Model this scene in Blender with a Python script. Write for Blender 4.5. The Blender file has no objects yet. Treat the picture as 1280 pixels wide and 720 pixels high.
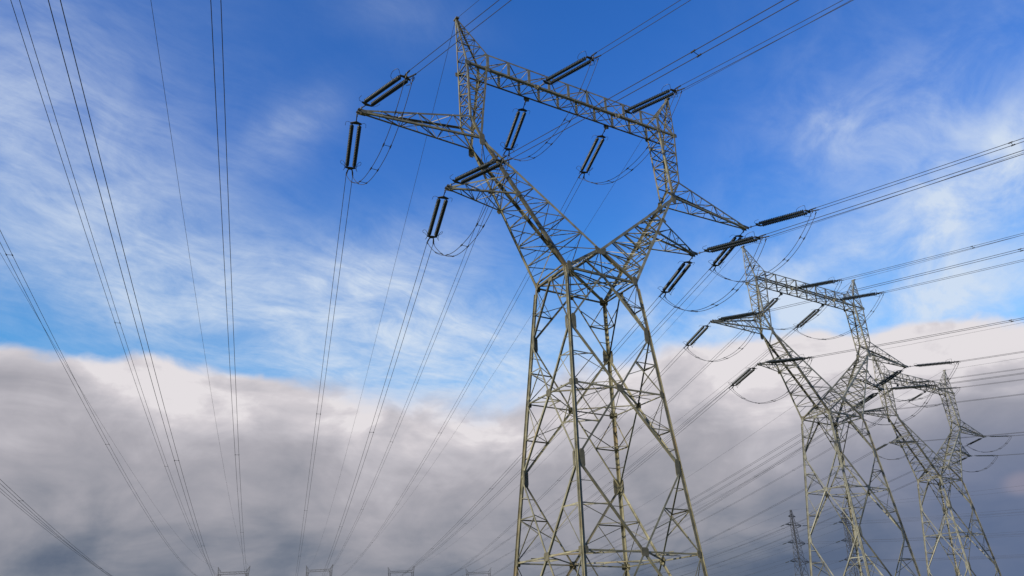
import bpy, bmesh, math, random
from mathutils import Vector, Matrix
R = math.radians
S = bpy.context.scene
COL = S.collection
random.seed(7)

# ------------------------------------------------------------------ camera
EYE = 1.6
FPX, PITCH, ROLL = 983.76, 0.4377, -0.0308
cam_d = bpy.data.cameras.new('camera')
cam = bpy.data.objects.new('camera', cam_d); COL.objects.link(cam)
cam_d.sensor_width = 36.0
cam_d.lens = 36.0 * FPX / 1280.0
cam_d.clip_start = 0.1; cam_d.clip_end = 8000
cp, sp = math.cos(PITCH), math.sin(PITCH)
fw = Vector((0, cp, sp)); r0 = Vector((1, 0, 0)); u0 = Vector((0, -sp, cp))
cr, sr = math.cos(ROLL), math.sin(ROLL)
rt = r0 * cr + u0 * sr; upv = u0 * cr - r0 * sr
m = Matrix((rt, upv, -fw)).transposed().to_4x4(); m.translation = Vector((0, 0, EYE))
cam.matrix_world = m
S.camera = cam

def pix_dir(px, py):
    d = fw + rt * ((px - 640) / FPX) - upv * ((py - 360) / FPX)
    return d.normalized()
def azel(px, py):
    d = pix_dir(px, py)
    return math.degrees(math.atan2(d.x, d.y)), math.degrees(math.asin(d.z))

# ------------------------------------------------------------------ sun
SUN_EL, SUN_AZ = 24.0, 226.0          # azimuth clockwise from +Y: behind the camera, a little to the left
sd = bpy.data.lights.new('sun', 'SUN'); sd.energy = 4.8; sd.angle = R(0.5); sd.color = (1.0, 0.92, 0.77)
sun = bpy.data.objects.new('sun', sd); COL.objects.link(sun)
tos = Vector((math.sin(R(SUN_AZ)) * math.cos(R(SUN_EL)), math.cos(R(SUN_AZ)) * math.cos(R(SUN_EL)), math.sin(R(SUN_EL))))
sun.rotation_euler = tos.to_track_quat('Z', 'Y').to_euler()
sun.location = (0, 0, 80)

# ------------------------------------------------------------------ sky
SKY_STRENGTH = 0.1
world = bpy.data.worlds.new('World'); S.world = world; world.use_nodes = True
NT = world.node_tree; NT.nodes.clear()
def nd(t, **kw):
    n = NT.nodes.new(t)
    for k, v in kw.items(): setattr(n, k, v)
    return n
def setin(s, v):
    if hasattr(v, 'is_output') or isinstance(v, bpy.types.NodeSocket): NT.links.new(v, s)
    else: s.default_value = v
def M(op, a, b=None, c=None, clamp=False):
    n = nd('ShaderNodeMath', operation=op, use_clamp=clamp)
    setin(n.inputs[0], a)
    if b is not None: setin(n.inputs[1], b)
    if c is not None: setin(n.inputs[2], c)
    return n.outputs[0]
def SS(x, lo, hi):                      # smoothstep
    n = nd('ShaderNodeMapRange', interpolation_type='SMOOTHSTEP')
    setin(n.inputs['Value'], x); setin(n.inputs['From Min'], lo); setin(n.inputs['From Max'], hi)
    return n.outputs['Result']
def MIX(f, a, b):
    n = nd('ShaderNodeMix', data_type='RGBA'); n.clamp_factor = True
    setin(n.inputs['Factor'], f); setin(n.inputs['A'], a) if False else None
    for s, v in ((n.inputs[6], a), (n.inputs[7], b)):
        setin(s, v)
    setin(n.inputs[0], f)
    return n.outputs[2]
def NOISE(vec, scale, detail=6, rough=0.55, dist=0.0, lac=2.0):
    n = nd('ShaderNodeTexNoise'); n.noise_dimensions = '3D'
    NT.links.new(vec, n.inputs['Vector'])
    n.inputs['Scale'].default_value = scale; n.inputs['Detail'].default_value = detail
    n.inputs['Roughness'].default_value = rough; n.inputs['Distortion'].default_value = dist
    n.inputs['Lacunarity'].default_value = lac
    return n.outputs[0]
def XYZ(x, y, z):
    n = nd('ShaderNodeCombineXYZ'); setin(n.inputs[0], x); setin(n.inputs[1], y); setin(n.inputs[2], z); return n.outputs[0]
def lin(r, g, b):
    f = lambda c: (c/255/12.92 if c/255 <= .04045 else ((c/255+.055)/1.055)**2.4)
    return (f(r), f(g), f(b))
def SKYC(r, g, b):
    c = lin(r, g, b); return tuple(x / SKY_STRENGTH for x in c) + (1,)

tc = nd('ShaderNodeTexCoord')
sx = nd('ShaderNodeSeparateXYZ'); NT.links.new(tc.outputs['Generated'], sx.inputs[0])
dx, dy, dz = sx.outputs
AZ = M('MULTIPLY', M('ARCTAN2', dx, dy), 57.29578)
EL = M('MULTIPLY', M('ARCSINE', dz), 57.29578)

sky = nd('ShaderNodeTexSky', sky_type='NISHITA')
sky.sun_disc = False; sky.sun_elevation = R(SUN_EL); sky.sun_rotation = R(SUN_AZ)
sky.air_density = 1.0; sky.dust_density = 0.3; sky.ozone_density = 3.0; sky.altitude = 300
hs = nd('ShaderNodeHueSaturation'); hs.inputs['Saturation'].default_value = 1.25; hs.inputs['Value'].default_value = 1.0
NT.links.new(sky.outputs[0], hs.inputs['Color'])
gn = nd('ShaderNodeVectorMath', operation='MULTIPLY'); setin(gn.inputs[1], MIX(SS(EL, 14.0, 36.0), (1.25, 2.0, 2.02, 1), (1.28, 1.60, 2.25, 1)))   # deep winter-afternoon blue
NT.links.new(hs.outputs[0], gn.inputs[0])
blue = gn.outputs[0]

# high, wispy cloud: projected on a flat layer overhead so that it shrinks with distance
zz = M('MAXIMUM', dz, 0.06)
PX = M('DIVIDE', dx, M('ADD', zz, 0.12)); PY = M('DIVIDE', dy, M('ADD', zz, 0.12))
lay = XYZ(PX, PY, 0.0)
warp = NOISE(lay, 1.3, 3, 0.5)
PXw = M('ADD', PX, M('MULTIPLY', M('SUBTRACT', warp, 0.5), 0.45))
PYw = M('ADD', PY, M('MULTIPLY', M('SUBTRACT', warp, 0.5), -0.35))
ca, sa = math.cos(R(46)), math.sin(R(46))
st = XYZ(M('ADD', M('MULTIPLY', PXw, ca), M('MULTIPLY', PYw, sa)),
         M('MULTIPLY', M('SUBTRACT', M('MULTIPLY', PYw, ca), M('MULTIPLY', PXw, sa)), 2.6), 3.1)
wisp = NOISE(st, 3.6, 10, 0.66, 0.35)
soft = NOISE(lay, 5.0, 9, 0.62, 0.5)
fine = NOISE(st, 11.0, 8, 0.7, 0.3)
pufft = NOISE(XYZ(M('MULTIPLY', AZ, 0.0175), M('MULTIPLY', EL, 0.024), 2.2), 9.0, 10, 0.60, 0.5)     # broken small puffs on the right
rightside = SS(AZ, 4.0, 13.0)

# places where the thin cloud gathers: (pixel x, pixel y of the direction, size along, size across, slant, amount)
BL = [(60, 240, 15, 7, 25, .40), (20, 110, 8, 7, 40, .26), (230, 290, 12, 5, 25, .26), (330, 390, 12, 4.5, 8, .40),
      (150, 370, 9, 3, 8, .30), (470, 340, 6, 3, -20, .68), (560, 350, 5.5, 3.5, -35, .32), (530, 430, 8, 3.6, 0, .62),
      (365, 158, 3.6, 1.7, -40, .42), (500, 15, 5, 2.2, 10, .16), (620, 470, 7, 3.4, 0, .75), (440, 455, 6, 2.6, 0, .45),
      (1040, 165, 4.2, 2.8, 10, .42), (1160, 145, 3.8, 2.6, -35, .36), (1200, 225, 7, 2.2, -25, .36), (1295, 190, 4.5, 2.6, -20, .5),
      (1170, 272, 5.5, 2.0, -5, .5), (1040, 330, 8, 3.5, -10, .30), (1160, 350, 8, 2.8, 0, .38), (890, 400, 7, 3.4, 0, .55), (1270, 340, 6, 2.4, 0, .25),
      (900, 300, 6, 4, 0, .12), (780, 420, 6, 3, 0, .32), (1000, 390, 7, 2.6, 0, .3), (1220, 110, 14, 9, 0, .20), (60, 60, 16, 9, 0, .14), (1240, 376, 7, 1.8, 0, .35), (1130, 384, 6, 1.7, 0, .3)]
acc = None
for px, py, wa, wb, ang, amt in BL:
    a0, e0 = azel(px, py)
    k = math.cos(R(e0))
    U = M('MULTIPLY', M('SUBTRACT', AZ, a0), k); V = M('SUBTRACT', EL, e0)
    c_, s_ = math.cos(R(-ang)), math.sin(R(-ang))
    A = M('DIVIDE', M('ADD', M('MULTIPLY', U, c_), M('MULTIPLY', V, s_)), wa)
    B = M('DIVIDE', M('SUBTRACT', M('MULTIPLY', V, c_), M('MULTIPLY', U, s_)), wb)
    g = M('MULTIPLY', M('EXPONENT', M('MULTIPLY', M('ADD', M('MULTIPLY', A, A), M('MULTIPLY', B, B)), -1.0)), amt)
    acc = g if acc is None else M('ADD', acc, g)
acc = M('MINIMUM', acc, 1.0)
tex = M('ADD', M('MULTIPLY', wisp, 0.34), M('ADD', M('MULTIPLY', soft, 0.46), M('MULTIPLY', fine, 0.21)))
texr = M('ADD', M('MULTIPLY', pufft, 0.85), M('MULTIPLY', fine, 0.15))
tex = M('ADD', M('MULTIPLY', tex, M('SUBTRACT', 1.0, rightside)), M('MULTIPLY', texr, rightside))
cir = M('MULTIPLY', SS(tex, 0.30, 0.80), M('MULTIPLY', acc, 1.05))
cir = M('ADD', cir, M('MULTIPLY', acc, 0.22))
skycol = MIX(M('MINIMUM', cir, 0.9), blue, SKYC(214, 226, 241))

# low bank of cloud along the horizon: its top edge as a function of azimuth
edge_pts = [(-260, 420), (-120, 425), (0, 430), (50, 445), (90, 438), (140, 440), (200, 446), (260, 458), (320, 470), (400, 476), (470, 490), (560, 496), (640, 488),
            (700, 466), (760, 448), (850, 432), (940, 424), (1010, 408), (1100, 412), (1180, 402), (1280, 392), (1400, 385), (1560, 380)]
AE = [azel(x, y) for x, y in edge_pts]
AMIN, AMAX = -70.0, 70.0
cv = nd('ShaderNodeFloatCurve')
mp = cv.mapping; c0 = mp.curves[0]
pts = [(0.0, AE[0][1] / 40)] + [((a - AMIN) / (AMAX - AMIN), e / 40) for a, e in AE if 0.01 < (a - AMIN) / (AMAX - AMIN) < .99] + [(1.0, AE[-1][1] / 40)]
while len(c0.points) < len(pts): c0.points.new(0.5, 0.5)
for p_, (x, y) in zip(c0.points, pts): p_.location = (x, y); p_.handle_type = 'AUTO'
mp.update()
NT.links.new(M('DIVIDE', M('SUBTRACT', AZ, AMIN), AMAX - AMIN), cv.inputs['Value'])
EDGE = M('MULTIPLY', cv.outputs[0], 40.0)
azv = XYZ(M('MULTIPLY', AZ, 0.0175), M('MULTIPLY', EL, 0.045), 1.7)
azb = XYZ(M('MULTIPLY', AZ, 0.0175), M('MULTIPLY', EL, 0.075), 5.2)
n1 = NOISE(azv, 6.0, 8, 0.5, 0.2)
n2 = NOISE(azb, 3.2, 5, 0.5, 0.5)
n3 = NOISE(azb, 9.0, 6, 0.5, 0.2)
azl_ = XYZ(M('MULTIPLY', AZ, 0.0175), M('MULTIPLY', EL, 0.030), 8.4)
n4 = NOISE(azl_, 8.0, 7, 0.55, 0.6)          # rounded billows
n5 = NOISE(XYZ(M('MULTIPLY', AZ, 0.0175), M('MULTIPLY', EL, 0.022), 6.6), 13.0, 9, 0.52, 0.4)
REL = M('SUBTRACT', M('ADD', EDGE, M('ADD', M('MULTIPLY', M('SUBTRACT', n1, 0.5), 2.4), M('MULTIPLY', M('SUBTRACT', n5, 0.5), 2.6))), EL)      # degrees below the top of the bank
# the bank is crisp on the left, woolly in the middle
cris = SS(AZ, -20.0, -9.0)
cris2 = SS(AZ, 14.0, 6.0)
wide = M('ADD', 0.6, M('MULTIPLY', M('MULTIPLY', cris, cris2), 1.5))
cover = SS(REL, M('MULTIPLY', wide, -0.6), wide)
ramp = nd('ShaderNodeValToRGB'); el = ramp.color_ramp.elements
stops = [(0.0, (228, 223, 226)), (0.07, (211, 206, 211)), (0.20, (190, 187, 194)), (0.36, (170, 168, 176)), (0.58, (149, 150, 160)), (0.80, (119, 126, 141)), (1.0, (92, 104, 125))]
el[0].position = 0; el[1].position = 1
while len(el) < len(stops): el.new(0.5)
for e_, (p_, c_) in zip(el, stops): e_.position = p_; e_.color = lin(*c_) + (1,)
DB_ = [(10, 480, 5, 2.0, 2.4), (120, 520, 8, 3, 1.2), (190, 460, 7, 2.0, -1.6), (270, 520, 5, 2.2, -0.6), (110, 560, 6, 2.5, 2.0), (330, 500, 5, 1.6, -1.2), (480, 530, 9, 2.2, 0.8), (560, 600, 7, 2, -1.0),
       (700, 520, 7, 3, -2.0), (900, 480, 8, 3, -1.8), (1120, 440, 9, 2.4, -1.0), (1240, 420, 6, 2.0, -0.6), (1010, 500, 6, 2, -2.0), (860, 590, 7, 2, -1.5), (1000, 560, 5, 2, 1.5), (1200, 520, 6, 2, 1.0)]
dsh = None
for px, py, wa, wb, amt in DB_:
    a0, e0 = azel(px, py)
    A = M('DIVIDE', M('SUBTRACT', AZ, a0), wa); B = M('DIVIDE', M('SUBTRACT', EL, e0), wb)
    g = M('MULTIPLY', M('EXPONENT', M('MULTIPLY', M('ADD', M('MULTIPLY', A, A), M('MULTIPLY', B, B)), -1.0)), amt)
    dsh = g if dsh is None else M('ADD', dsh, g)
depth = M('DIVIDE', M('ADD', M('ADD', REL, dsh), M('ADD', M('ADD', M('MULTIPLY', M('SUBTRACT', n4, 0.5), 15.0), M('MULTIPLY', M('SUBTRACT', n5, 0.5), 5.0)), M('ADD', M('MULTIPLY', M('SUBTRACT', n2, 0.5), 8.0), M('MULTIPLY', M('SUBTRACT', n3, 0.5), 4.0)))), 18.5, clamp=True)
NT.links.new(depth, ramp.inputs[0])
scl = nd('ShaderNodeVectorMath', operation='SCALE'); scl.inputs['Scale'].default_value = 1 / SKY_STRENGTH
NT.links.new(ramp.outputs[0], scl.inputs[0])
# darker, bluer towards the right of the bank
right = M('MULTIPLY', SS(AZ, 12.0, 32.0), SS(EL, 17.0, 8.0))
bank = MIX(M('MULTIPLY', right, 0.75), scl.outputs[0], SKYC(86, 105, 142))
final = MIX(cover, skycol, bank)
# one small lit puff low on the right
a0, e0 = azel(1278, 604)
U = M('DIVIDE', M('SUBTRACT', AZ, a0), 1.2); V = M('DIVIDE', M('SUBTRACT', EL, e0), 0.8)
puff = SS(M('ADD', M('EXPONENT', M('MULTIPLY', M('ADD', M('MULTIPLY', U, U), M('MULTIPLY', V, V)), -1.0)), M('MULTIPLY', M('SUBTRACT', n1, 0.5), 0.7)), 0.2, 0.9)
final = MIX(M('MULTIPLY', puff, 0.5), final, SKYC(158, 150, 164))
bg = nd('ShaderNodeBackground'); bg.inputs['Strength'].default_value = SKY_STRENGTH
NT.links.new(final, bg.inputs['Color'])
wo = nd('ShaderNodeOutputWorld'); NT.links.new(bg.outputs[0], wo.inputs[0])

S.view_settings.view_transform = 'Standard'; S.view_settings.look = 'None'
S.view_settings.exposure = 0.0; S.view_settings.gamma = 1.0
S.view_settings.use_curve_mapping = False
S.render.engine = 'CYCLES'
S.render.resolution_x = 1024; S.render.resolution_y = 576

# ------------------------------------------------------------------ materials
def mat(name, base, rough=0.6, metal=0.0, var=None, scale=3.0, bump=0.0, rust=None, tone=0.0):
    mt = bpy.data.materials.new(name); mt.use_nodes = True
    t = mt.node_tree; b = t.nodes['Principled BSDF']
    b.inputs['Roughness'].default_value = rough; b.inputs['Metallic'].default_value = metal
    b.inputs['Base Color'].default_value = (*base, 1)
    if var:
        tcn = t.nodes.new('ShaderNodeTexCoord')
        no = t.nodes.new('ShaderNodeTexNoise'); no.inputs['Scale'].default_value = scale; no.inputs['Detail'].default_value = 6; no.inputs['Roughness'].default_value = .65
        t.links.new(tcn.outputs['Object'], no.inputs['Vector'])
        mx = t.nodes.new('ShaderNodeValToRGB')
        mx.color_ramp.elements[0].position = .32; mx.color_ramp.elements[0].color = (*base, 1)
        mx.color_ramp.elements[1].position = .70; mx.color_ramp.elements[1].color = (*var, 1)
        t.links.new(no.outputs[0], mx.inputs[0])
        out = mx.outputs[0]
        if rust:
            n2 = t.nodes.new('ShaderNodeTexNoise'); n2.inputs['Scale'].default_value = scale * .35; n2.inputs['Detail'].default_value = 5
            t.links.new(tcn.outputs['Object'], n2.inputs['Vector'])
            r2 = t.nodes.new('ShaderNodeValToRGB'); r2.color_ramp.elements[0].position = .55; r2.color_ramp.elements[1].position = .72
            t.links.new(n2.outputs[0], r2.inputs[0])
            mm = t.nodes.new('ShaderNodeMix'); mm.data_type = 'RGBA'
            t.links.new(r2.outputs[0], mm.inputs[0]); t.links.new(out, mm.inputs[6]); mm.inputs[7].default_value = (*rust, 1)
            out = mm.outputs[2]
        if tone:
            at = t.nodes.new('ShaderNodeAttribute'); at.attribute_name = 'tone'
            mu = t.nodes.new('ShaderNodeMath'); mu.operation = 'MULTIPLY_ADD'; mu.inputs[1].default_value = tone; mu.inputs[2].default_value = 1.0
            t.links.new(at.outputs['Fac'], mu.inputs[0])
            cl = t.nodes.new('ShaderNodeClamp'); cl.inputs['Min'].default_value = .35; cl.inputs['Max'].default_value = 1.9
            t.links.new(mu.outputs[0], cl.inputs['Value'])
            vs_ = t.nodes.new('ShaderNodeVectorMath'); vs_.operation = 'SCALE'
            t.links.new(out, vs_.inputs[0]); t.links.new(cl.outputs[0], vs_.inputs['Scale']); out = vs_.outputs[0]
            mr = t.nodes.new('ShaderNodeMapRange'); mr.inputs['From Min'].default_value = .3; mr.inputs['From Max'].default_value = .7
            mr.inputs['To Min'].default_value = rough - .14; mr.inputs['To Max'].default_value = rough + .15
            t.links.new(no.outputs[0], mr.inputs['Value']); t.links.new(mr.outputs[0], b.inputs['Roughness'])
        t.links.new(out, b.inputs['Base Color'])
        if bump:
            bp = t.nodes.new('ShaderNodeBump'); bp.inputs['Strength'].default_value = bump
            t.links.new(no.outputs[0], bp.inputs['Height']); t.links.new(bp.outputs[0], b.inputs['Normal'])
    return mt
STEEL = mat('weathered galvanised steel', (.11, .102, .064), .54, .12, (.29, .265, .165), 1.3, rust=(.20, .155, .08), tone=.24)
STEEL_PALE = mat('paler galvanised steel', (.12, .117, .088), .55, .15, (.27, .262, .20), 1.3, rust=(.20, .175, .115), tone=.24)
PLATE = mat('weathered steel plate', (.08, .072, .044), .65, .1, (.18, .162, .10), 2.0)
FAR_STEEL = mat('grey steel', (.035, .036, .038), .6, .2, (.06, .06, .06), 1.0)
GLASS = mat('dark insulator glass', (.007, .012, .013), .42, 0.0, (.013, .02, .021), 3.0)
FITTING = mat('dark forged steel', (.055, .055, .052), .5, .5)
CABLE = mat('weathered aluminium cable', (.06, .06, .064), .55, .4)
CONC = mat('concrete', (.30, .29, .27), .9, 0, (.38, .37, .34), 2.0, bump=.3)
GRASS = mat('rough meadow', (.045, .065, .022), .95, 0, (.10, .10, .04), .15, bump=.4)

# ------------------------------------------------------------------ helpers
def link(name, me_or_bm, material, parent=None):
    if isinstance(me_or_bm, bmesh.types.BMesh):
        me = bpy.data.meshes.new(name)
        bmesh.ops.recalc_face_normals(me_or_bm, faces=me_or_bm.faces[:])
        me_or_bm.to_mesh(me); me_or_bm.free()
    else: me = me_or_bm
    if material and not me.materials: me.materials.append(material)
    o = bpy.data.objects.new(name, me); COL.objects.link(o)
    if parent: o.parent = parent
    return o
def link_split(name, bm, material, parent):
    """every loose piece of the bmesh becomes a part of its own"""
    bmesh.ops.recalc_face_normals(bm, faces=bm.faces[:])
    seen = set()
    for v in bm.verts:
        if v in seen: continue
        st, isl = [v], []
        seen.add(v)
        while st:
            q = st.pop(); isl.append(q)
            for e in q.link_edges:
                w = e.other_vert(q)
                if w not in seen: seen.add(w); st.append(w)
        c = sum((q.co for q in isl), Vector()) / len(isl)
        ix = {q: i for i, q in enumerate(isl)}
        fs = {f for q in isl for f in q.link_faces}
        me = bpy.data.meshes.new(name); me.from_pydata([q.co - c for q in isl], [], [[ix[q] for q in f.verts] for f in fs])
        o = link(name, me, material, parent); o.location = c
    bm.free()
def thing(name, label, cat, group=None, mw=None):
    o = bpy.data.objects.new(name, None); COL.objects.link(o); o.empty_display_size = .5
    tag(o, label, cat, group)
    if mw is not None: o.matrix_world = mw
    return o
def tag(o, label, cat, group=None):
    o['label'] = label; o['category'] = cat
    if group: o['group'] = group
def kids(o): return [c for c in bpy.data.objects if c.parent == o]
def dup(root, mw, label):
    ch = {}
    for c in bpy.data.objects:
        if c.parent: ch.setdefault(c.parent, []).append(c)
    def cp_(o, par):
        n = o.copy(); COL.objects.link(n)
        if par: n.parent = par
        for k in ch.get(o, []): cp_(k, n)
        return n
    r = cp_(root, None); r.matrix_world = mw; r['label'] = label
    return r
def prism(bm, p0, p1, a, b, prof):
    if 'tone' not in bm.verts.layers.float: bm.verts.layers.float.new('tone')      # every bar weathers to its own tone
    v0 = [bm.verts.new(p0 + a * x + b * y) for x, y in prof]
    v1 = [bm.verts.new(p1 + a * x + b * y) for x, y in prof]
    k = len(prof)
    ly = bm.verts.layers.float.get('tone') or None
    if ly:
        tn = random.gauss(0, 1)
        for v in v0 + v1: v[ly] = tn
    for i in range(k): bm.faces.new((v0[i], v0[(i+1) % k], v1[(i+1) % k], v1[i]))
    if k == 6:                          # the L profile: cap it as two quads
        for v in (v0, v1):
            bm.faces.new((v[0], v[1], v[2], v[3])); bm.faces.new((v[0], v[3], v[4], v[5]))
    else:
        bm.faces.new(v0[::-1]); bm.faces.new(v1)
def brace(bm, p0, p1, w, n, flip=1, t=None, off=0.0):
    """rolled angle: one flange flat in the face whose outward normal is n, the other pointing inward"""
    p0 = Vector(p0); p1 = Vector(p1); d = (p1 - p0)
    if d.length < 1e-4: return
    d.normalize(); n = Vector(n); n = n - d * n.dot(d)
    if n.length < 1e-3: n = d.orthogonal()
    n.normalize(); u = d.cross(n) * flip
    w *= .74 if w > .115 else .82
    t = t or max(.011, w * .11); h = w / 2
    o = n * off
    prism(bm, p0 + o, p1 + o, u, n, [(-h, 0), (h, 0), (h, -t), (-h + t, -t), (-h + t, -w), (-h, -w)])
def corner(bm, p0, p1, w, da, db, t=None):
    """leg angle: heel on the line, flanges running along da and db"""
    p0 = Vector(p0); p1 = Vector(p1); d = (p1 - p0).normalized()
    da = Vector(da); da = (da - d * da.dot(d)).normalized(); db = Vector(db); db = (db - d * db.dot(d)).normalized()
    w *= .78
    t = t or w * .11
    prism(bm, p0, p1, da, db, [(0, 0), (w, 0), (w, t), (t, t), (t, w), (0, w)])
def plate(bm, c, n, up, pts, th=.02):
    c = Vector(c); n = Vector(n).normalized(); up = Vector(up); up = (up - n * up.dot(n)).normalized(); u = up.cross(n)
    a = [bm.verts.new(c + u * x + up * y + n * th) for x, y in pts]; b = [bm.verts.new(c + u * x + up * y - n * th) for x, y in pts]
    k = len(pts)
    bm.faces.new(a); bm.faces.new(b[::-1])
    for i in range(k): bm.faces.new((a[i], b[i], b[(i+1) % k], a[(i+1) % k]))
def tube(bm, pts, r, seg=6, cap=True):
    rings = []
    for i, p in enumerate(pts):
        d = (Vector(pts[min(i+1, len(pts)-1)]) - Vector(pts[max(i-1, 0)])).normalized()
        a = d.cross(Vector((0, 0, 1)))
        if a.length < 1e-3: a = d.cross(Vector((1, 0, 0)))
        a.normalize(); b = a.cross(d)
        rings.append([bm.verts.new(Vector(p) + a * (r * math.cos(2*math.pi*k/seg)) + b * (r * math.sin(2*math.pi*k/seg))) for k in range(seg)])
    for q, w in zip(rings, rings[1:]):
        for k in range(seg): bm.faces.new((q[k], q[(k+1) % seg], w[(k+1) % seg], w[k]))
    if cap: bm.faces.new(rings[0][::-1]); bm.faces.new(rings[-1])
def box(bm, c, sx, sy, sz):
    bmesh.ops.create_cube(bm, size=1, matrix=Matrix.Translation(c) @ Matrix.Diagonal((sx, sy, sz, 1)))
def lerp(a, b, t): return Vector(a) + (Vector(b) - Vector(a)) * t

# ------------------------------------------------------------------ ground
def ground_z(x, y):
    d = math.hypot(x, y)
    t = min(max((d - 200) / 420, 0), 1)
    return 19.5 * t * t * (3 - 2 * t)
bm = bmesh.new()
NG = 90; half = 3500
def gx(i): s = (i / NG) * 2 - 1; return half * s * abs(s)
vs = [[bm.verts.new((gx(i), gx(j) , ground_z(gx(i), gx(j)))) for j in range(NG + 1)] for i in range(NG + 1)]
for i in range(NG):
    for j in range(NG): bm.faces.new((vs[i][j], vs[i+1][j], vs[i+1][j+1], vs[i][j+1]))
g = link('ground', bm, GRASS); g['kind'] = 'structure'
for p_ in g.data.polygons: p_.use_smooth = True

# ------------------------------------------------------------------ the pylon (local frame: x along the beam, -y towards the camera, z up)
A3 = 3.0; AY = 1.9743; SX = .0698; SY = .0933
ZW = 23.5855 + EYE; ZE = 32.83 + EYE; XE = 8.6182; DE = .8139; ZV = 25.6087 + EYE; DV = 1.944
ZB = 39.1942 + EYE; ZT = 40.5994 + EYE; DB = .7769; XI = 8.0305; XO = 9.7458; XP = 10.2294; ZP = 43.685 + EYE
ZAT = 34.4835 + EYE; XAT = 9.5293; DAT = .8043; XU = 17.1107; ZU = 32.6029 + EYE; XL = 10.6817; ZL = 28.5988 + EYE
T1, T2 = .7013, .5549
Z1, Z2, Z3, Z4 = [z + EYE for z in (19.4431, 15.2237, 10.3715, 5.2001)]
XB = 3.8
def lv(sx_, sy_, z): return Vector((sx_ * (A3 + SX * (ZW - z)), sy_ * (AY + SY * (ZW - z)), z))
FACES = [((-1, -1), (1, -1), (0, -1, 0)), ((1, -1), (1, 1), (1, 0, 0)), ((1, 1), (-1, 1), (0, 1, 0)), ((-1, 1), (-1, -1), (-1, 0, 0))]
Q6 = lambda w, h: [(-w, -h*.62), (-w*.7, -h), (w*.62, -h), (w, -h*.74), (w, h*.62), (w*.66, h), (-w*.62, h), (-w, h*.7)]

def leg_face_bracing(ca, cb, n, split=None):
    bm = bmesh.new()
    L = lambda s, z: lv(s[0], s[1], z)
    mid = lambda z: (L(ca, z) + L(cb, z)) / 2
    W1, W2, W3 = .17, .09, .065
    # horizontals
    for z in (Z2, Z4):
        brace(bm, L(ca, z), L(cb, z), .112, n, -1)
    def half(za, zc, s):                 # apex at mid(za), foot on leg s at zc
        ap, ft = mid(za), L(s, zc)
        up = za > zc
        f = 1 if s == ca else -1
        brace(bm, ap, ft, W1, n, f, off=.012)
        zm = (za + zc) / 2
        dm = (ap + ft) / 2; lm = L(s, zm)
        brace(bm, lm, dm, W2, n, f, off=-.03)
        brace(bm, L(s, za), dm, W3, n, -f, off=-.03)
        # stitch from the strut to the leg foot side
        brace(bm, lm, lerp(ap, ft, .25), W3 * .9, n, f, off=-.045)
        q = lerp(ap, ft, .75)
        brace(bm, L(s, zm + (zc - zm) * .5), q, W3 * .8, n, f, off=-.045)
    for za, zc in ((ZW, Z1), (Z2, Z1), (Z2, Z3), (Z4, Z3), (Z4, 0.5)):
        for s in (ca, cb): half(za, zc, s)
    return bm

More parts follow.
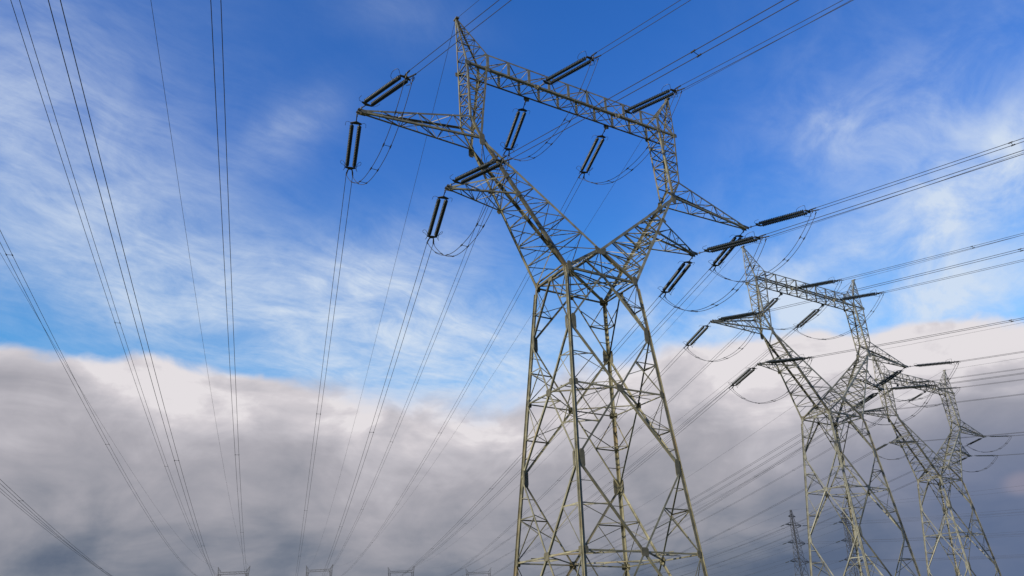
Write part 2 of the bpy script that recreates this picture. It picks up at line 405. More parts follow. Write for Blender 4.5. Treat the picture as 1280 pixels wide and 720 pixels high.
def make_pylon(label):
    root = thing('electricity_pylon', label, 'pylon', 'cat-headed steel lattice pylons')
    # legs, each with its gussets and footing
    for sx_ in (-1, 1):
        for sy_ in (-1, 1):
            bm = bmesh.new(); w = .26
            corner(bm, lv(sx_, sy_, .25), lv(sx_, sy_, ZW + .25), w, (-sx_, 0, 0), (0, -sy_, 0))
            corner(bm, lv(sx_, sy_, .25), lv(sx_, sy_, ZW - .5), .115, (sx_, 0, 0), (0, sy_, 0))      # star section: a second angle back to back
            lg = link('leg', bm, STEEL, root)
            bm = bmesh.new()
            for z in (Z1, Z3):
                c = lv(sx_, sy_, z)
                plate(bm, c + Vector((-sx_ * .34, sy_ * .03, 0)), (0, sy_, 0), (0, 0, 1), Q6(.17, .55))
                plate(bm, c + Vector((sx_ * .03, -sy_ * .30, 0)), (sx_, 0, 0), (0, 0, 1), Q6(.10, .45))
            for z in (Z2, Z4):
                c = lv(sx_, sy_, z)
                plate(bm, c + Vector((-sx_ * .22, sy_ * .03, 0)), (0, sy_, 0), (0, 0, 1), Q6(.14, .2))
                plate(bm, c + Vector((sx_ * .03, -sy_ * .2, 0)), (sx_, 0, 0), (0, 0, 1), Q6(.13, .2))
            link_split('gusset_plate', bm, PLATE, lg)
            bm = bmesh.new(); c = lv(sx_, sy_, .2)
            bmesh.ops.create_cone(bm, cap_ends=True, segments=20, radius1=.75, radius2=.55, depth=.7, matrix=Matrix.Translation((c.x, c.y, .1)))
            link('footing', bm, CONC, root)
    # face bracing of the body
    for ca, cb, n in FACES:
        b = link('leg_bracing', leg_face_bracing(ca, cb, n), STEEL, root)
        bm = bmesh.new()
        for z in (Z2, Z4):
            c = (lv(*ca, z) + lv(*cb, z)) / 2
            plate(bm, c + Vector(n) * .03, n, (0, 0, 1), Q6(.26, .24))
        c = (lv(*ca, ZW) + lv(*cb, ZW)) / 2
        plate(bm, c + Vector(n) * .03 + Vector((0, 0, -.12)), n, (0, 0, 1), Q6(.24, .18))
        link_split('gusset_plate', bm, PLATE, b)
    # plan bracing
    for z in (Z2, Z4):
        bm = bmesh.new()
        mids = [(lv(*ca, z) + lv(*cb, z)) / 2 for ca, cb, n in FACES]
        for i in range(4): brace(bm, mids[i], mids[(i+1) % 4], .10, (0, 0, -1), off=-.04)
        for i, (ca, cb, n) in enumerate(FACES):
            pq = (mids[i] + mids[(i+1) % 4]) / 2
            brace(bm, lv(*cb, z), pq, .07, (0, 0, -1), off=-.06)
            q1 = (lv(*cb, z) + mids[i]) / 2; q2 = (lv(*cb, z) + mids[(i+1) % 4]) / 2
            brace(bm, q1, pq, .06, (0, 0, -1), off=-.08); brace(bm, q2, pq, .06, (0, 0, -1), off=-.08)
        link('plan_bracing', bm, STEEL, root)
    # corner ties between the half diagonals of neighbouring faces
    for za, zc in ((ZW, Z1), (Z2, Z1), (Z2, Z3), (Z4, Z3), (Z4, .5)):
        for i, (ca, cb, n) in enumerate(FACES):
            bm = bmesh.new()
            ap = (lv(*ca, za) + lv(*cb, za)) / 2; nx = FACES[(i+1) % 4]
            ap2 = (lv(*nx[0], za) + lv(*nx[1], za)) / 2; ft = lv(*cb, zc)
            brace(bm, (ap + ft) / 2, (ap2 + ft) / 2, .07, (0, 0, -1), off=-.05)
            link('corner_tie', bm, STEEL, root)
    # waist frame
    bm = bmesh.new()
    for ca, cb, n in FACES:
        brace(bm, lv(*ca, ZW), lv(*cb, ZW), .20, n, -1)
        if n[1] == 0:
            brace(bm, lv(*ca, ZW) + Vector((0, 0, .3)), lv(*cb, ZW) + Vector((0, 0, .3)), .12, n, -1)
    VF = Vector((0, -DV, ZV)); VB = Vector((0, DV, ZV))
    brace(bm, lv(-1, -1, ZW), lv(1, 1, ZW), .12, (0, 0, -1), off=-.05); brace(bm, lv(-1, 1, ZW), lv(1, -1, ZW), .10, (0, 0, -1), off=-.1)
    for V, sy_ in ((VF, -1), (VB, 1)):
        for sx_ in (-1, 1):
            brace(bm, V, lv(sx_, sy_, ZW), .24, (0, sy_, 0), sx_ * sy_, off=.015)
            brace(bm, lerp(V, lv(sx_, sy_, ZW), .5), Vector((0, sy_ * AY, ZW)), .09, (0, sy_, 0), off=-.03)
            brace(bm, lerp(V, lv(sx_, sy_, ZW), .5), Vector((sx_ * A3 * .5, sy_ * AY, ZW)), .08, (0, sy_, 0), off=-.03)
        brace(bm, V, Vector((0, sy_ * AY, ZW)), .10, (0, sy_, 0), off=-.03)
    brace(bm, VF, VB, .12, (0, 0, 1))
    for sx_ in (-1, 1):
        brace(bm, lerp(VF, lv(sx_, -1, ZW), .5), lerp(VB, lv(sx_, 1, ZW), .5), .09, (0, 0, 1))
        brace(bm, VF, lerp(VB, lv(sx_, 1, ZW), .5), .08, (0, 0, 1), off=.03)
        brace(bm, lv(sx_, -1, ZW), lerp(VB, lv(sx_, 1, ZW), .5), .08, (0, 0, 1), off=.03)
    brace(bm, VB, Vector((A3, 0, ZW)), .08, (0, 0, 1)); brace(bm, VF, Vector((-A3, 0, ZW)), .08, (0, 0, 1))
    wf = link('waist_frame', bm, STEEL, root)
    bm = bmesh.new()
    for sy_, V in ((-1, VF), (1, VB)):
        plate(bm, V + Vector((0, sy_ * .035, -.1)), (0, sy_, 0), (0, 0, 1), [(-.34, -.3), (0, -.36), (.34, -.3), (.5, .14), (.36, .24), (0, .02), (-.36, .24), (-.5, .14)])
        for sx_ in (-1, 1):
            plate(bm, lv(sx_, sy_, ZW) + Vector((-sx_ * .25, sy_ * .035, .1)), (0, sy_, 0), (0, 0, 1), Q6(.16, .34))
            plate(bm, lv(sx_, sy_, ZW) + Vector((sx_ * .035, -sy_ * .22, 0)), (sx_, 0, 0), (0, 0, 1), Q6(.11, .26))
    link_split('gusset_plate', bm, PLATE, wf)

    TS = [0, .15, .29, .425, T2, T1, .85, 1]
    for s in (-1, 1):
        EF = Vector((s * XE, -DE, ZE)); EB = Vector((s * XE, DE, ZE))
        OF = lambda t: lerp(lv(s, -1, ZW), EF, t); OB = lambda t: lerp(lv(s, 1, ZW), EB, t)
        IF = lambda t: lerp(VF, EF, t); IB = lambda t: lerp(VB, EB, t)
        # ---- fork arm
        bm = bmesh.new()
        corner(bm, OF(0), OF(1), .27, (-s, 0, .4), (0, 1, 0)); corner(bm, OB(0), OB(1), .27, (-s, 0, .4), (0, -1, 0))
        corner(bm, IF(0), IF(1), .24, (s, 0, -.4), (0, 1, 0)); corner(bm, IB(0), IB(1), .24, (s, 0, -.4), (0, -1, 0))
        fk = link('fork_arm', bm, STEEL, root)
        bm = bmesh.new()
        out_n = Vector((s, 0, -.6)); in_n = Vector((-s, 0, .8))
        for i, t in enumerate(TS[:-1]):
            t2 = TS[i+1]; big = .12 if i in (4, 5) else .095
            if i:
                brace(bm, OF(t), IF(t), big, (0, -1, 0), off=-.02); brace(bm, OB(t), IB(t), big, (0, 1, 0), off=-.02)
                brace(bm, OF(t), OB(t), big, out_n, off=-.02); brace(bm, IF(t), IB(t), .085, in_n, off=-.02)
                brace(bm, OF(t), IB(t), .07, (0, 0, -1))
            brace(bm, OF(t2), IF(t), .085, (0, -1, 0), off=-.035); brace(bm, OB(t2), IB(t), .085, (0, 1, 0), off=-.035)
            if i < 6:
                tm = (t + t2) / 2
                brace(bm, lerp(OF(t2), IF(t), .5), OF(tm), .06, (0, -1, 0), off=-.05); brace(bm, lerp(OB(t2), IB(t), .5), OB(tm), .06, (0, 1, 0), off=-.05)
            a_, b_ = (OF, OB) if i % 2 else (OB, OF)
            brace(bm, a_(t), b_(t2), .085, out_n, off=-.035)
            a_, b_ = (IF, IB) if i % 2 else (IB, IF)
            brace(bm, a_(t), b_(t2), .075, in_n, off=-.035)
        link('lacing', bm, STEEL, fk)
        bm = bmesh.new()
        for t in (T2, T1):
            for f_, sy_ in ((OF, -1), (OB, 1)):
                plate(bm, f_(t) + Vector((0, sy_ * .03, 0)), (0, sy_, 0), (-s, 0, 1), Q6(.15, .22))
        for e_, sy_ in ((EF, -1), (EB, 1)):
            plate(bm, e_ + Vector((0, sy_ * .035, -.1)), (0, sy_, 0), (0, 0, 1), Q6(.2, .48))
        link_split('gusset_plate', bm, PLATE, fk)
        # ---- upright from the elbow to the beam
        bm = bmesh.new()
        AF = Vector((s * XAT, -DAT, ZAT)); AB = Vector((s * XAT, DAT, ZAT))
        BOF = Vector((s * XO, -DB, ZB)); BOB = Vector((s * XO, DB, ZB)); BIF = Vector((s * XI, -DB, ZB)); BIB = Vector((s * XI, DB, ZB))
        for e_, a_, o_, i_, sy_ in ((EF, AF, BOF, BIF, 1), (EB, AB, BOB, BIB, -1)):
            corner(bm, e_, a_, .20, (-s, 0, 0), (0, sy_, 0)); corner(bm, a_, o_, .18, (-s, 0, 0), (0, sy_, 0))
            corner(bm, e_, i_, .20, (s, 0, 0), (0, sy_, 0))
        up_ = link('upright', bm, STEEL, root)
        bm = bmesh.new()
        zs = [ZAT, ZAT + .95, ZAT + 1.9, ZAT + 2.85, ZAT + 3.8, ZB]
        def O_(z, sy_): a_, b_ = (AF, BOF) if sy_ < 0 else (AB, BOB); return lerp(a_, b_, (z - ZAT) / (ZB - ZAT))
        def I_(z, sy_): a_, b_ = (EF, BIF) if sy_ < 0 else (EB, BIB); return lerp(a_, b_, (z - ZE) / (ZB - ZE))
        for i, z in enumerate(zs):
            for sy_ in (-1, 1):
                brace(bm, O_(z, sy_), I_(z, sy_), .085, (0, sy_, 0), off=-.02)
                if i + 1 < len(zs):
                    z2 = zs[i+1]
                    if i % 2: brace(bm, O_(z, sy_), I_(z2, sy_), .075, (0, sy_, 0), off=-.03)
                    else: brace(bm, I_(z, sy_), O_(z2, sy_), .075, (0, sy_, 0), off=-.03)
            brace(bm, O_(z, -1), O_(z, 1), .075, (s, 0, 0), off=-.02); brace(bm, I_(z, -1), I_(z, 1), .075, (-s, 0, 0), off=-.02)
            if i + 1 < len(zs):
                z2 = zs[i+1]; q = -1 if i % 2 else 1
                brace(bm, O_(z, q), O_(z2, -q), .07, (s, 0, 0), off=-.03); brace(bm, I_(z, q), I_(z2, -q), .07, (-s, 0, 0), off=-.03)
                brace(bm, O_(z, -q), O_(z2, q), .06, (s, 0, 0), off=-.045)
        for sy_, e_ in ((-1, EF), (1, EB)):
            brace(bm, lerp(e_, AF if sy_ < 0 else AB, .5), I_((ZE + ZAT) / 2, sy_), .08, (0, sy_, 0), off=-.02)
            brace(bm, e_, I_(ZAT, sy_), .07, (0, sy_, 0), off=-.02)
        brace(bm, EF, AB, .08, (s, 0, 0), off=-.02); brace(bm, EB, AF, .08, (s, 0, 0), off=-.03)
        link('lacing', bm, STEEL, up_)
        # ---- earth wire peak
        bm = bmesh.new()
        tip = Vector((s * XP, 0, ZP))
        base = [Vector((s * XO, -DB, ZB)), Vector((s * XO, DB, ZB)), Vector((s * XI, DB, ZT)), Vector((s * XI, -DB, ZT))]
        toff = [(.09, -.07), (.09, .07), (-.09, .07), (-.09, -.07)]
        ends = [tip + Vector((s * a_, b_, 0)) for a_, b_ in toff]
        nn = [(0, -1, 0), (0, 1, 0)]
        for b_, e_ in zip(base, ends):
            c_ = (sum(base, Vector()) / 4)
            corner(bm, b_, e_, .13, (math.copysign(1, c_.x - b_.x), 0, 0), (0, math.copysign(1, -b_.y), 0))
        pk = link('earthwire_peak', bm, STEEL, root)
        bm = bmesh.new()
        lev = [0, .22, .42, .6, .76, .9]
        for i, t in enumerate(lev):
            rg = [lerp(b_, e_, t) for b_, e_ in zip(base, ends)]
            for k, fn in enumerate(((s, 0, 0), (0, 1, 0), (-s, 0, .3), (0, -1, 0))):
                if i: brace(bm, rg[k], rg[(k+1) % 4], .06, fn, off=-.01)
                if i + 1 < len(lev):
                    r2 = [lerp(b_, e_, lev[i+1]) for b_, e_ in zip(base, ends)]
                    k1, k2 = (k, (k+1) % 4) if i % 2 else ((k+1) % 4, k)
                    brace(bm, rg[k1], r2[k2], .06, fn, off=-.02)
        link('lacing', bm, STEEL, pk)
        bm = bmesh.new(); box(bm, tip + Vector((0, 0, .03)), .26, .5, .1); link('cap_plate', bm, PLATE, pk)
        # ---- crossarms
        for nm, tipx, tipz, tf, tb, bf, bb, nseg, w in (
                ('upper_crossarm', XU, ZU, AF, AB, EF, EB, 6, .17), ('lower_crossarm', XL, ZL, OF(T1), OB(T1), OF(T2), OB(T2), 4, .14)):
            tp = Vector((s * tipx, 0, tipz))
            ch = []
            for r_, dy_, dz_ in ((tf, -.13, .1), (tb, .13, .1), (bf, -.13, -.1), (bb, .13, -.1)):
                ch.append((r_, tp + Vector((0, dy_, dz_))))
            bm = bmesh.new()
            for (r_, e_), sy_, sz_ in zip(ch, (1, -1, 1, -1), (-1, -1, 1, 1)):
                corner(bm, r_, e_, w, (0, sy_, 0), (0, 0, sz_))
            ca_ = link(nm, bm, STEEL, root)
            bm = bmesh.new()
            P = lambda k, t: lerp(ch[k][0], ch[k][1], t)
            tt = [1 - (1 - i / nseg) ** 1.0 for i in range(nseg + 1)]
            for i in range(nseg):
                t, t2 = tt[i], tt[i+1]
                for k1, k2, fn in ((0, 2, (0, -1, 0)), (1, 3, (0, 1, 0)), (2, 3, (0, 0, -1)), (0, 1, (0, 0, 1))):
                    if i and (fn[2] == 0 or i % 2 == 0): brace(bm, P(k1, t), P(k2, t), .06, fn, off=-.01)
                    a_, b_ = (k1, k2) if i % 2 else (k2, k1)
                    brace(bm, P(a_, t), P(b_, t2), .07, fn, off=-.02)
            link('lacing', bm, STEEL, ca_)
            bm = bmesh.new()
            for dy_ in (-.15, .15):
                plate(bm, tp + Vector((s * .02, dy_, 0)), (0, 1, 0), (0, 0, 1), [(-.34, -.12), (.22, -.16), (.30, 0), (.22, .16), (-.34, .12)], .012)
            link_split('tip_plate', bm, PLATE, ca_)
    # ---- top beam
    bm = bmesh.new()
    for sy_ in (-1, 1):
        corner(bm, (-XO, sy_ * DB, ZB), (XO, sy_ * DB, ZB), .19, (0, -sy_, 0), (0, 0, 1))
        corner(bm, (-XI - .25, sy_ * DB, ZT), (XI + .25, sy_ * DB, ZT), .16, (0, -sy_, 0), (0, 0, -1))
    tb_ = link('top_beam', bm, STEEL, root)
    nb = 9; xs = [-XI + 2 * XI * i / nb for i in range(nb + 1)]
    bm = bmesh.new(); bl = bmesh.new()
    for i, x in enumerate(xs):
        for sy_ in (-1, 1):
            y = sy_ * DB
            prism(bm, Vector((x, y + sy_ * .004, ZB)), Vector((x, y + sy_ * .004, ZT)), Vector((1, 0, 0)), Vector((0, sy_, 0)), [(-.12, 0), (.12, 0), (.12, -.02), (-.12, -.02)])
            if i < nb:
                x2 = xs[i+1]
                a_, b_ = ((x, ZB), (x2, ZT)) if i < nb / 2 else ((x, ZT), (x2, ZB))
                brace(bl, (a_[0], y, a_[1]), (b_[0], y, b_[1]), .085, (0, sy_, 0), off=-.03)
        brace(bl, (x, -DB, ZB), (x, DB, ZB), .075, (0, 0, -1), off=-.03); brace(bl, (x, -DB, ZT), (x, DB, ZT), .07, (0, 0, 1), off=-.03)
        if i % 2: brace(bl, (x, -DB, ZB), (x, DB, ZT), .06, (1, 0, 0))
        if i < nb:
            x2 = xs[i+1]; q = 1 if i % 2 else -1
            brace(bl, (x, q * DB, ZB), (x2, -q * DB, ZB), .075, (0, 0, -1), off=-.045); brace(bl, (x, -q * DB, ZT), (x2, q * DB, ZT), .07, (0, 0, 1), off=-.045)
            brace(bl, (x, -q * DB, ZB), (x2, q * DB, ZB), .06, (0, 0, -1), off=-.06)
    for s in (-1, 1):
        for sy_ in (-1, 1): brace(bl, (s * XO, sy_ * DB, ZB), (s * XI, sy_ * DB, ZT), .12, (0, sy_, 0), off=-.02)
        brace(bl, (s * XO, -DB, ZB), (s * XO, DB, ZB), .09, (s, 0, 0)); brace(bl, (s * XO, -DB, ZB), (s * XI, DB, ZB), .08, (0, 0, -1), off=-.02)
    link_split('post', bm, STEEL, tb_); link('lacing', bl, STEEL, tb_)
    bm = bmesh.new()
    for x in (-XB, XB):
        for sy_ in (-1, 1):
            plate(bm, (x, sy_ * (DB + .03), ZB - .04), (0, sy_, 0), (0, 0, 1), Q6(.24, .2))
            plate(bm, (x, sy_ * (DB + .10), ZB - .12), (1, 0, 0), (0, 0, 1), Q6(.16, .16))
    for s in (-1, 1):
        for x in (XI, XO):
            for sy_ in (-1, 1): plate(bm, (s * x, sy_ * (DB + .028), ZB), (0, sy_, 0), (0, 0, 1), Q6(.17, .18))
    link_split('gusset_plate', bm, PLATE, tb_)
    return root

def frame(X, Y, z, th): return Matrix.Translation((X, Y, z)) @ Matrix.Rotation(th, 4, 'Z')
F1 = frame(5.2535, 50.3735, 0, .5292)
F2 = frame(36.833, 89.9495, .4637, .5473)
F3 = frame(67.145, 127.345, -.1634, .5668)
P1 = make_pylon('nearest and largest steel lattice pylon, standing in the middle of the photo')
bpy.context.view_layer.update()
P1.matrix_world = F1
P2 = dup(P1, F2, 'second steel lattice pylon, half as tall in view, just right of the largest one')
P3 = dup(P1, F3, 'smallest of the three cat-headed lattice pylons, at the right edge behind the second')
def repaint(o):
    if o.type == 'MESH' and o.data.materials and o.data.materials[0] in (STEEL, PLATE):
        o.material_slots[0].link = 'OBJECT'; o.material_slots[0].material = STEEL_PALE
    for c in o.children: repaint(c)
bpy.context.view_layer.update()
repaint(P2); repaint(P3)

# ------------------------------------------------------------------ far pylons of the same lines: one mesh each
def joined(root):
    bm = bmesh.new(); inv = root.matrix_world.inverted()
    def walk(o):
        if o.type == 'MESH': bm.from_mesh(o.data)
        for c in o.children: walk(c)
    walk(root)
    me = bpy.data.meshes.new('electricity_pylon'); bm.to_mesh(me); bm.free(); me.materials.append(FAR_STEEL)
    for p_ in me.polygons: p_.material_index = 0
    return me
bpy.context.view_layer.update()
far_me = joined(P1)
FAR = {}
def far_pylon(key, X, Y, z, th, label):
    f = frame(X, Y, z, th); o = link('electricity_pylon', far_me, None); o.matrix_world = f
    tag(o, label, 'pylon', 'far pylon heads along the bottom edge'); FAR[key] = f
def off(X, Y, az, D): return X - math.sin(az) * D, Y + math.cos(az) * D
FP = {'0': (*off(-23.765, 9.961, .2974, 536.83), 12.65, -.0377), '1': (*off(5.2535, 50.3735, .26830, 561.62), 19.42, -.1934),
      '2': (-91.44, 635.51, 21.02, -.0341), '3': (-33.81, 665.43, 21.19, -.0850)}
far_pylon('0', *FP['0'], 'leftmost of the four tiny pylon tops at the bottom edge')
far_pylon('1', *FP['1'], 'second from left of the four tiny pylon tops at the bottom edge')
far_pylon('2', *FP['2'], 'third from left of the four tiny pylon tops at the bottom edge')
far_pylon('3', *FP['3'], 'rightmost of the four tiny pylon tops, next to the foot of the largest pylon')
F0 = frame(-23.765, 9.961, -3.08, .8113)

# ------------------------------------------------------------------ insulator strings (local +x runs away from the pylon)
LS = 6.25; D0, D1 = 1.25, 5.35
def disc_string_mesh():
    bm = bmesh.new(); seg = 12; n = 25; pitch = (D1 - D0) / n
    prof = []
    for i in range(n):
        x = D0 + i * pitch
        prof += [(x, .055), (x + pitch * .30, .062), (x + pitch * .45, .142), (x + pitch * .62, .148), (x + pitch * .72, .07)]
    prof.append((D1, .055))
    rings = [[bm.verts.new((x, r * math.cos(2*math.pi*k/seg), r * math.sin(2*math.pi*k/seg))) for k in range(seg)] for x, r in prof]
    for q, w in zip(rings, rings[1:]):
        for k in range(seg): bm.faces.new((q[k], q[(k+1) % seg], w[(k+1) % seg], w[k]))
    bm.faces.new(rings[0][::-1]); bm.faces.new(rings[-1])
    bmesh.ops.recalc_face_normals(bm, faces=bm.faces[:])
    me = bpy.data.meshes.new('disc_string'); bm.to_mesh(me); bm.free(); me.materials.append(GLASS)
    for p_ in me.polygons: p_.use_smooth = True
    return me
HALF = .25
def make_string(label):
    root = thing('insulator_string', label, 'insulator', 'twin insulator strings')
    me = disc_string_mesh()
    for s in (-1, 1):
        o = link('disc_string', me, GLASS, root); o.location = (0, s * HALF, 0)
    bm = bmesh.new()
    tube(bm, [(0, 0, 0), (.30, 0, 0), (.9, 0, 0)], .035, 8)
    tube(bm, [(0, -.09, 0), (0, .09, 0)], .05, 8); tube(bm, [(.32, 0, -.09), (.32, 0, .09)], .05, 8)
    link('link', bm, FITTING, root)
    for x, d in ((1.02, -1), (5.58, 1)):
        bm = bmesh.new()
        plate(bm, (x, 0, 0), (0, 0, 1), (1, 0, 0), [(-.38, -.10), (-.38, .02) , (0, .2), (.38, .02), (.38, -.10)] if d > 0 else [(-.38, .10), (-.38, -.02), (0, -.2), (.38, -.02), (.38, .10)], .02)
        for s in (-1, 1): tube(bm, [(x - d * .05, s * HALF, 0), (x - d * .25, s * HALF, 0)], .045, 8)
        link('yoke_plate', bm, FITTING, root)
    for s in (-1, 1):                   # racket-shaped arcing horns at the live end, rods at the earthed end
        bm = bmesh.new()
        pts = [(5.56, s * .33, 0)]
        for k in range(15):
            a_ = math.pi * (1.05 - 1.9 * k / 14)
            pts.append((5.26 + .36 * math.cos(a_) * -1, s * (.56 + .16 * math.sin(a_)), .30 * math.sin(a_ * .5)))
        pts.append((5.56, s * .33, .02))
        tube(bm, pts, .016, 5); link('arcing_horn', bm, FITTING, root)
        bm = bmesh.new()
        tube(bm, [(1.02, s * .33, 0), (1.0, s * .55, .06), (1.15, s * .66, .12), (1.5, s * .68, .14)], .014, 5); link('arcing_rod', bm, FITTING, root)
    for s in (-1, 1):
        bm = bmesh.new()
        tube(bm, [(5.66, s * .06, 0), (5.85, s * .16, 0), (LS + .15, s * .23, 0)], .05, 8)
        tube(bm, [(LS - .18, s * .23, 0), (LS - .10, s * .23, -.16), (LS - .2, s * .23, -.34)], .04, 6)
        link('dead_end_clamp', bm, FITTING, root)
    return root

PHASE = {'UL': (-XU, 0, ZU), 'LL': (-XL, 0, ZL), 'BL': (-XB, DB, ZB - .15), 'BR': (XB, DB, ZB - .15), 'LR': (XL, 0, ZL), 'UR': (XU, 0, ZU)}
PNAME = {'UL': 'left upper arm', 'LL': 'left lower arm', 'BL': 'left beam half', 'BR': 'right beam half', 'LR': 'right lower arm', 'UR': 'right upper arm'}
PY_NAME = {1: 'largest pylon', 2: 'second pylon', 3: 'rightmost pylon'}
AZF, AZN = R(14.74), R(10.8)
SLN, SLF = R(9.9), R(7.36)
def attach(ph, side):                   # side +1 far, -1 near (towards the camera)
    x, y, z = PHASE[ph]
    if y: return Vector((x, side * (y + .10), z))
    return Vector((x + math.copysign(.22, x), side * .15, z))
def string_frame(F, ph, side, sl_az, slope):
    a = attach(ph, side)
    d = Vector((math.sin(sl_az) * math.cos(slope), side * math.cos(sl_az) * math.cos(slope), -math.sin(slope)))
    y = Vector((0, 0, 1)).cross(d).normalized(); z = d.cross(y)
    mw = Matrix((d, y, z)).transposed().to_4x4(); mw.translation = a
    return F @ mw
STR = None; ENDS = {}
for num, F in ((1, F1), (2, F2), (3, F3)):
    for ph in PHASE:
        for side, azs, sl, word in ((-1, AZN, SLN, 'pulling right'), (1, AZF, SLF, 'pulling away left')):
            mw = string_frame(F, ph, side, azs, sl)
            if num == 3: mw = mw @ Matrix.Scale(.64, 4)       # the third line carries shorter strings
            lab = f"dark twin insulator {word} from the {PY_NAME[num]}'s {PNAME[ph]}"
            if STR is None: STR = make_string(lab); STR.matrix_world = mw
            else: dup(STR, mw, lab)
            ENDS[num, ph, side] = mw

# ------------------------------------------------------------------ conductors
def spacer_mesh():
    bm = bmesh.new()
    tube(bm, [(-.25, 0, 0), (.25, 0, 0)], .018, 6)
    for s in (-1, 1): tube(bm, [(s * .23, -.13, 0), (s * .23, .13, 0)], .045, 8)
    bmesh.ops.recalc_face_normals(bm, faces=bm.faces[:])
    me = bpy.data.meshes.new('spacer'); bm.to_mesh(me); bm.free(); me.materials.append(FITTING); return me
SPACER = spacer_mesh()
RC = .021
def cable_pts(A, B, k, n):
    D = (B - A).to_2d().length; out = []
    for i in range(n + 1):
        t = (i / n) ** 1.6
        p_ = A + (B - A) * t; p_.z -= k * D * D * t * (1 - t); out.append(p_)
    return out
def bundle(A, B, k, label, group, n=90, rad=RC, spacers=(), twin=True, name='conductor_bundle', cat='power line'):
    d = (B - A).to_2d().normalized(); perp = Vector((d.y, -d.x, 0))
    D = (B - A).to_2d().length
    if not twin:
        bm = bmesh.new(); tube(bm, [p_ for p_ in cable_pts(A, B, k, n)], rad, 6)
        o = link(name, bm, CABLE); tag(o, label, cat, group); return o
    root = thing(name, label, cat, group, Matrix.Translation(A))
    for s in (-1, 1):
        bm = bmesh.new(); tube(bm, [p_ - A + perp * (s * .23) for p_ in cable_pts(A, B, k, n)], rad, 6)
        link('cable', bm, CABLE, root)
    ang = math.atan2(perp.y, perp.x)
    for dist in spacers:
        t = dist / D
        if not 0 < t < 1: continue
        p_ = A + (B - A) * t; p_.z -= k * D * D * t * (1 - t)
        o = link('spacer', SPACER, None, root); o.location = p_ - A; o.rotation_euler = (0, 0, ang)
    return root
KF, KE = .00022, .00017
SP = [42, 95, 150, 205, 262, 320]
def far_attach(key, ph):
    x, y, z = PHASE[ph]
    return FAR[key] @ Vector((x, -(y + 5.6), z - .7))
for num, F in ((1, F1), (2, F2), (3, F3)):
    th = F.to_euler().z
    for i, ph in enumerate(PHASE):
        A = ENDS[num, ph, 1] @ Vector((LS, 0, 0))
        bundle(A, far_attach(str(num), ph), KF, f"twin cables falling away left from the {PY_NAME[num]}'s {PNAME[ph]}", 'twin conductor bundles', spacers=[s + 7 * ((i * 5 + num) % 6) for s in SP])
        A = ENDS[num, ph, -1] @ Vector((LS, 0, 0))
        a = th; lx, ly = math.sin(AZN), -math.cos(AZN)
        d = Vector((math.cos(a) * lx - math.sin(a) * ly, math.sin(a) * lx + math.cos(a) * ly, 0))
        Dn = 360.0
        B = A + d * Dn; B.z = A.z - .118 * Dn + .00042 * Dn * Dn
        bundle(A, B, .00042, f"twin cables running out right from the {PY_NAME[num]}'s {PNAME[ph]}", 'twin conductor bundles', n=110, spacers=[14 + 5 * ((i * 3 + num) % 4), 58, 110])
    # earth wires
    for s, sn in ((-1, 'left'), (1, 'right')):
        A = F @ Vector((s * XP, .2, ZP)); B = FAR[str(num)] @ Vector((s * XP, 0, ZP))
        bundle(A, B, KE, f"thin earth wire going away left from the {PY_NAME[num]}'s {sn} peak", 'single earth wires', twin=False, rad=.016, name='earth_wire', cat='earth wire')
        A = F @ Vector((s * XP, -.2, ZP)); B = A + d * 360; B.z = A.z - .10 * 360 + .0004 * 360 * 360
        bundle(A, B, .0004, f"thin earth wire going out right from the {PY_NAME[num]}'s {sn} peak", 'single earth wires', twin=False, rad=.016, name='earth_wire', cat='earth wire')
# the line whose near pylon stands outside the frame on the left
LN = {'UR': 'near-vertical twin cables crossing the top edge left of the largest pylon', 'LR': 'second bundle from the right of the line at far left, crossing the top edge',
      'BR': 'third bundle from the right of the line at far left, crossing the top edge', 'BL': 'twin cables entering at the left edge half way up, above the cloud bank',
      'LL': 'upper twin cables entering low at the left edge in front of the grey cloud', 'UL': 'lower twin cables entering low at the left edge in front of the grey cloud'}
azl = .2974 ; fa = .8113 - .2974
for i, ph in enumerate(PHASE):
    x, y, z = PHASE[ph]
    A = F0 @ Vector((x + 5.6 * math.sin(fa), 5.6 * math.cos(fa), z - .7))
    bundle(A, far_attach('0', ph), .00021, LN[ph], 'twin conductor bundles', n=110, spacers=[30 + 9 * i + q for q in (0, 55, 115, 180, 250)])
for s, sn in ((-1, 'left edge of the photo below the middle'), (1, 'top edge between two twin bundles at upper left')):
    A = F0 @ Vector((s * XP, 0, ZP)); B = FAR['0'] @ Vector((s * XP, 0, ZP))
    bundle(A, B, .00013, f"single thin earth wire entering at the {sn}", 'single earth wires', twin=False, rad=.016, name='earth_wire', cat='earth wire', n=110)

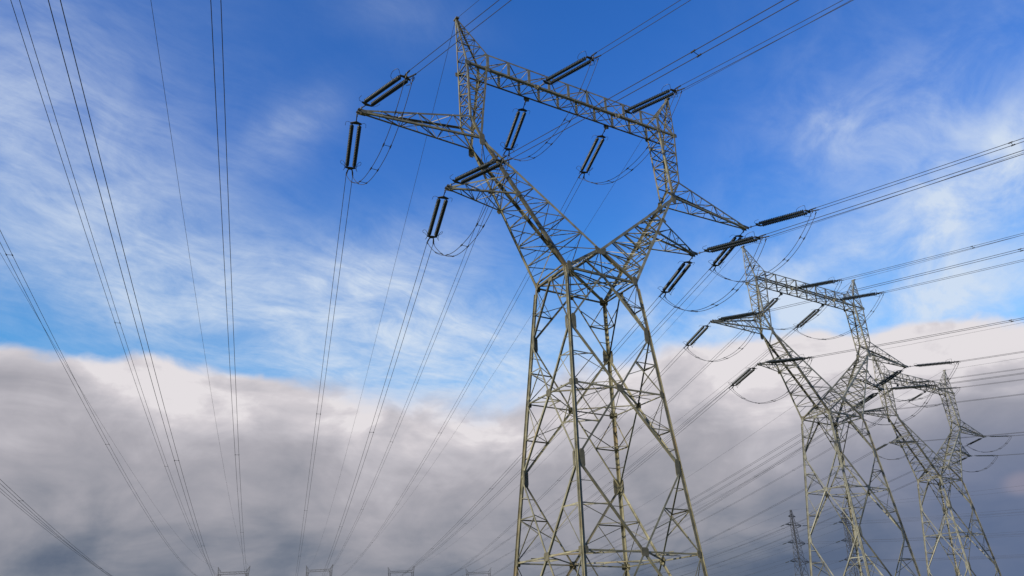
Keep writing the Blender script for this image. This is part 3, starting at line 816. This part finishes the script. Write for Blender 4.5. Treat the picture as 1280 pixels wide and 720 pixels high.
# ------------------------------------------------------------------ jumper loops under the arms and the beam
for num, F in ((1, F1), (2, F2), (3, F3)):
    for ph in PHASE:
        A = ENDS[num, ph, -1] @ Vector((LS - .2, 0, -.34)); B = ENDS[num, ph, 1] @ Vector((LS - .2, 0, -.34))
        root = thing('jumper_loop', f"slack cable loop hanging under the {PY_NAME[num]}'s {PNAME[ph]}", 'cable loop', 'jumper loops under the pylons', Matrix.Translation(A))
        d = (B - A).to_2d().normalized(); perp = Vector((d.y, -d.x, 0)); sag = 2.9 if num < 3 else 1.7
        def jp(t): 
            p_ = A + (B - A) * t; p_.z -= sag * (1 - abs(2 * t - 1) ** 2.3); return p_ - A
        for s in (-1, 1):
            bm = bmesh.new(); tube(bm, [jp(i / 40) + perp * (s * .23) for i in range(41)], RC, 6); link('cable', bm, CABLE, root)
        for t in (.13, .30, .50, .70, .87):
            o = link('spacer', SPACER, None, root); o.location = jp(t)
            dd = jp(t + .02) - jp(t - .02)
            yv = dd.normalized(); xv = perp; zv = xv.cross(yv)
            o.matrix_local = Matrix.Translation(jp(t)) @ Matrix((xv, yv, zv)).transposed().to_4x4()

# ------------------------------------------------------------------ two small double-circuit pylons far off to the right
def make_small():
    root = thing('lattice_pylon', '', 'pylon', 'small far double-circuit pylons')
    ZTOP = 58.5; arms = (51.6, 43.6, 35.5)
    def hw(z): return .35 + (.95 - .35) * min(1, (ZTOP - z) / 7) if z > 51.5 else .95 + (4.2 - .95) * ((51.5 - z) / 51.5) ** 1.25
    bm = bmesh.new(); bl = bmesh.new()
    zs = [0, 7, 13.5, 19.5, 25, 30, 34.2, 37, 39.5, 42, 44.5, 47, 49.3, 51.5, 53.6, 55.5, 57.2, ZTOP]
    for z, z2 in zip(zs, zs[1:]):
        a, b = hw(z), hw(z2)
        cs = [(-1, -1), (1, -1), (1, 1), (-1, 1)]
        for k, (cx, cy) in enumerate(cs):
            corner(bm, (cx * a, cy * a, z), (cx * b, cy * b, z2), .24, (-cx, 0, 0), (0, -cy, 0))
            nx = cs[(k+1) % 4]; fn = ((cx + nx[0]) / 2, (cy + nx[1]) / 2, 0)
            brace(bl, (cx * a, cy * a, z), (nx[0] * b, nx[1] * b, z2), .13, fn, off=-.02)
            brace(bl, (nx[0] * a, nx[1] * a, z), (cx * b, cy * b, z2), .13, fn, off=-.04)
            brace(bl, (cx * b, cy * b, z2), (nx[0] * b, nx[1] * b, z2), .12, fn, off=-.06)
    bd = link('body', bm, FAR_STEEL, root); link('lacing', bl, FAR_STEEL, bd)
    for z, w in ((55.4, 2.6), (arms[0], 5.6), (arms[1], 6.2), (arms[2], 6.6)):
        for s in (-1, 1):
            bm = bmesh.new(); a = hw(z); tp = Vector((s * w, 0, z + .1)); h = 1.5 if w > 3 else .9
            for cy in (-1, 1):
                brace(bm, (s * a, cy * a, z), tp, .2, (0, cy, 0)); brace(bm, (s * hw(z + h), cy * hw(z + h), z + h), tp, .18, (0, cy, 0))
                brace(bm, lerp((s * a, cy * a, z), tp, .33), lerp((s * a, cy * a, z + h), tp, .33), .11, (0, cy, 0))
                brace(bm, lerp((s * a, cy * a, z), tp, .33), lerp((s * a, cy * a, z + h), tp, .66), .11, (0, cy, 0))
            brace(bm, lerp((s * a, -a, z), tp, .33), lerp((s * a, a, z), tp, .66), .1, (0, 0, -1))
            link('crossarm', bm, FAR_STEEL, root)
    return root, arms
sm, arms = make_small()
def small_place(root, px, py, D, th):
    d = pix_dir(px, py); h = math.hypot(d.x, d.y)
    ztop = EYE + d.z / h * D
    return frame(d.x / h * D, d.y / h * D, ztop - 58.5, th)
SF = []
bpy.context.view_layer.update()
sm['label'] = 'small dark double-circuit pylon with six arms, clear of the others at lower right'
f = small_place(sm, 988.3, 637.5, 400, .56); sm.matrix_world = f; SF.append(f)
f = small_place(sm, 1053.8, 634.5, 400, .56); SF.append(f)
dup(sm, f, 'small far double-circuit pylon seen through the legs of the second large pylon')
def small_string():
    bm = bmesh.new(); seg = 8
    prof = [(0, .03), (.5, .03)]
    for i in range(14): x = .5 + i * .19; prof += [(x, .10), (x + .08, .19), (x + .12, .10)]
    prof += [(3.2, .05), (3.6, .05)]
    rings = [[bm.verts.new((x, r * math.cos(2*math.pi*k/seg), r * math.sin(2*math.pi*k/seg))) for k in range(seg)] for x, r in prof]
    for q, w in zip(rings, rings[1:]):
        for k in range(seg): bm.faces.new((q[k], q[(k+1) % seg], w[(k+1) % seg], w[k]))
    bmesh.ops.recalc_face_normals(bm, faces=bm.faces[:])
    me = bpy.data.meshes.new('insulator_string'); bm.to_mesh(me); bm.free(); me.materials.append(GLASS); return me
SSM = small_string()
for pi, f in enumerate(SF):
    which = ('clear small pylon', 'small pylon behind the legs')[pi]
    th = f.to_euler().z
    for ai, (z, w) in enumerate(((arms[0], 5.6), (arms[1], 6.2), (arms[2], 6.6))):
        an = ('top', 'middle', 'bottom')[ai]
        for s in (-1, 1):
            sn = 'left' if s < 0 else 'right'
            for side in (-1, 1):
                word = 'rightward' if side < 0 else 'leftward'
                az = R(11) if side < 0 else R(14)
                d = Vector((math.sin(az), side * math.cos(az), -.09)).normalized()
                y = Vector((0, 0, 1)).cross(d).normalized(); zv = d.cross(y)
                mw = Matrix((d, y, zv)).transposed().to_4x4(); mw.translation = Vector((s * w, side * .1, z))
                o = link('insulator_string', SSM, None); o.matrix_world = f @ mw
                tag(o, f"short {word} insulator on the {sn} {an} arm of the {which}", 'insulator', 'short insulators on the small pylons')
                A = f @ mw @ Vector((3.5, 0, 0))
                wd = (f.to_3x3() @ Vector((math.sin(az), side * math.cos(az), 0)))
                L_ = 420 if side > 0 else 330
                B = A + wd * L_; B.z = A.z + (8 if side > 0 else -4)
                bundle(A, B, .00024, f"faint {word} cable from the {sn} {an} arm of the {which}", 'faint cables of the small pylons', n=50, twin=False, rad=.027, name='overhead_cable', cat='power line')
    for side in (-1, 1):
        A = f @ Vector((0, 0, 58.5)); az = R(11) if side < 0 else R(14)
        wd = (f.to_3x3() @ Vector((math.sin(az), side * math.cos(az), 0))); B = A + wd * (420 if side > 0 else 330)
        bundle(A, B, .0002, f"faint {'rightward' if side < 0 else 'leftward'} earth wire from the top of the {which}", 'faint cables of the small pylons', n=50, twin=False, rad=.025, name='earth_wire', cat='earth wire')
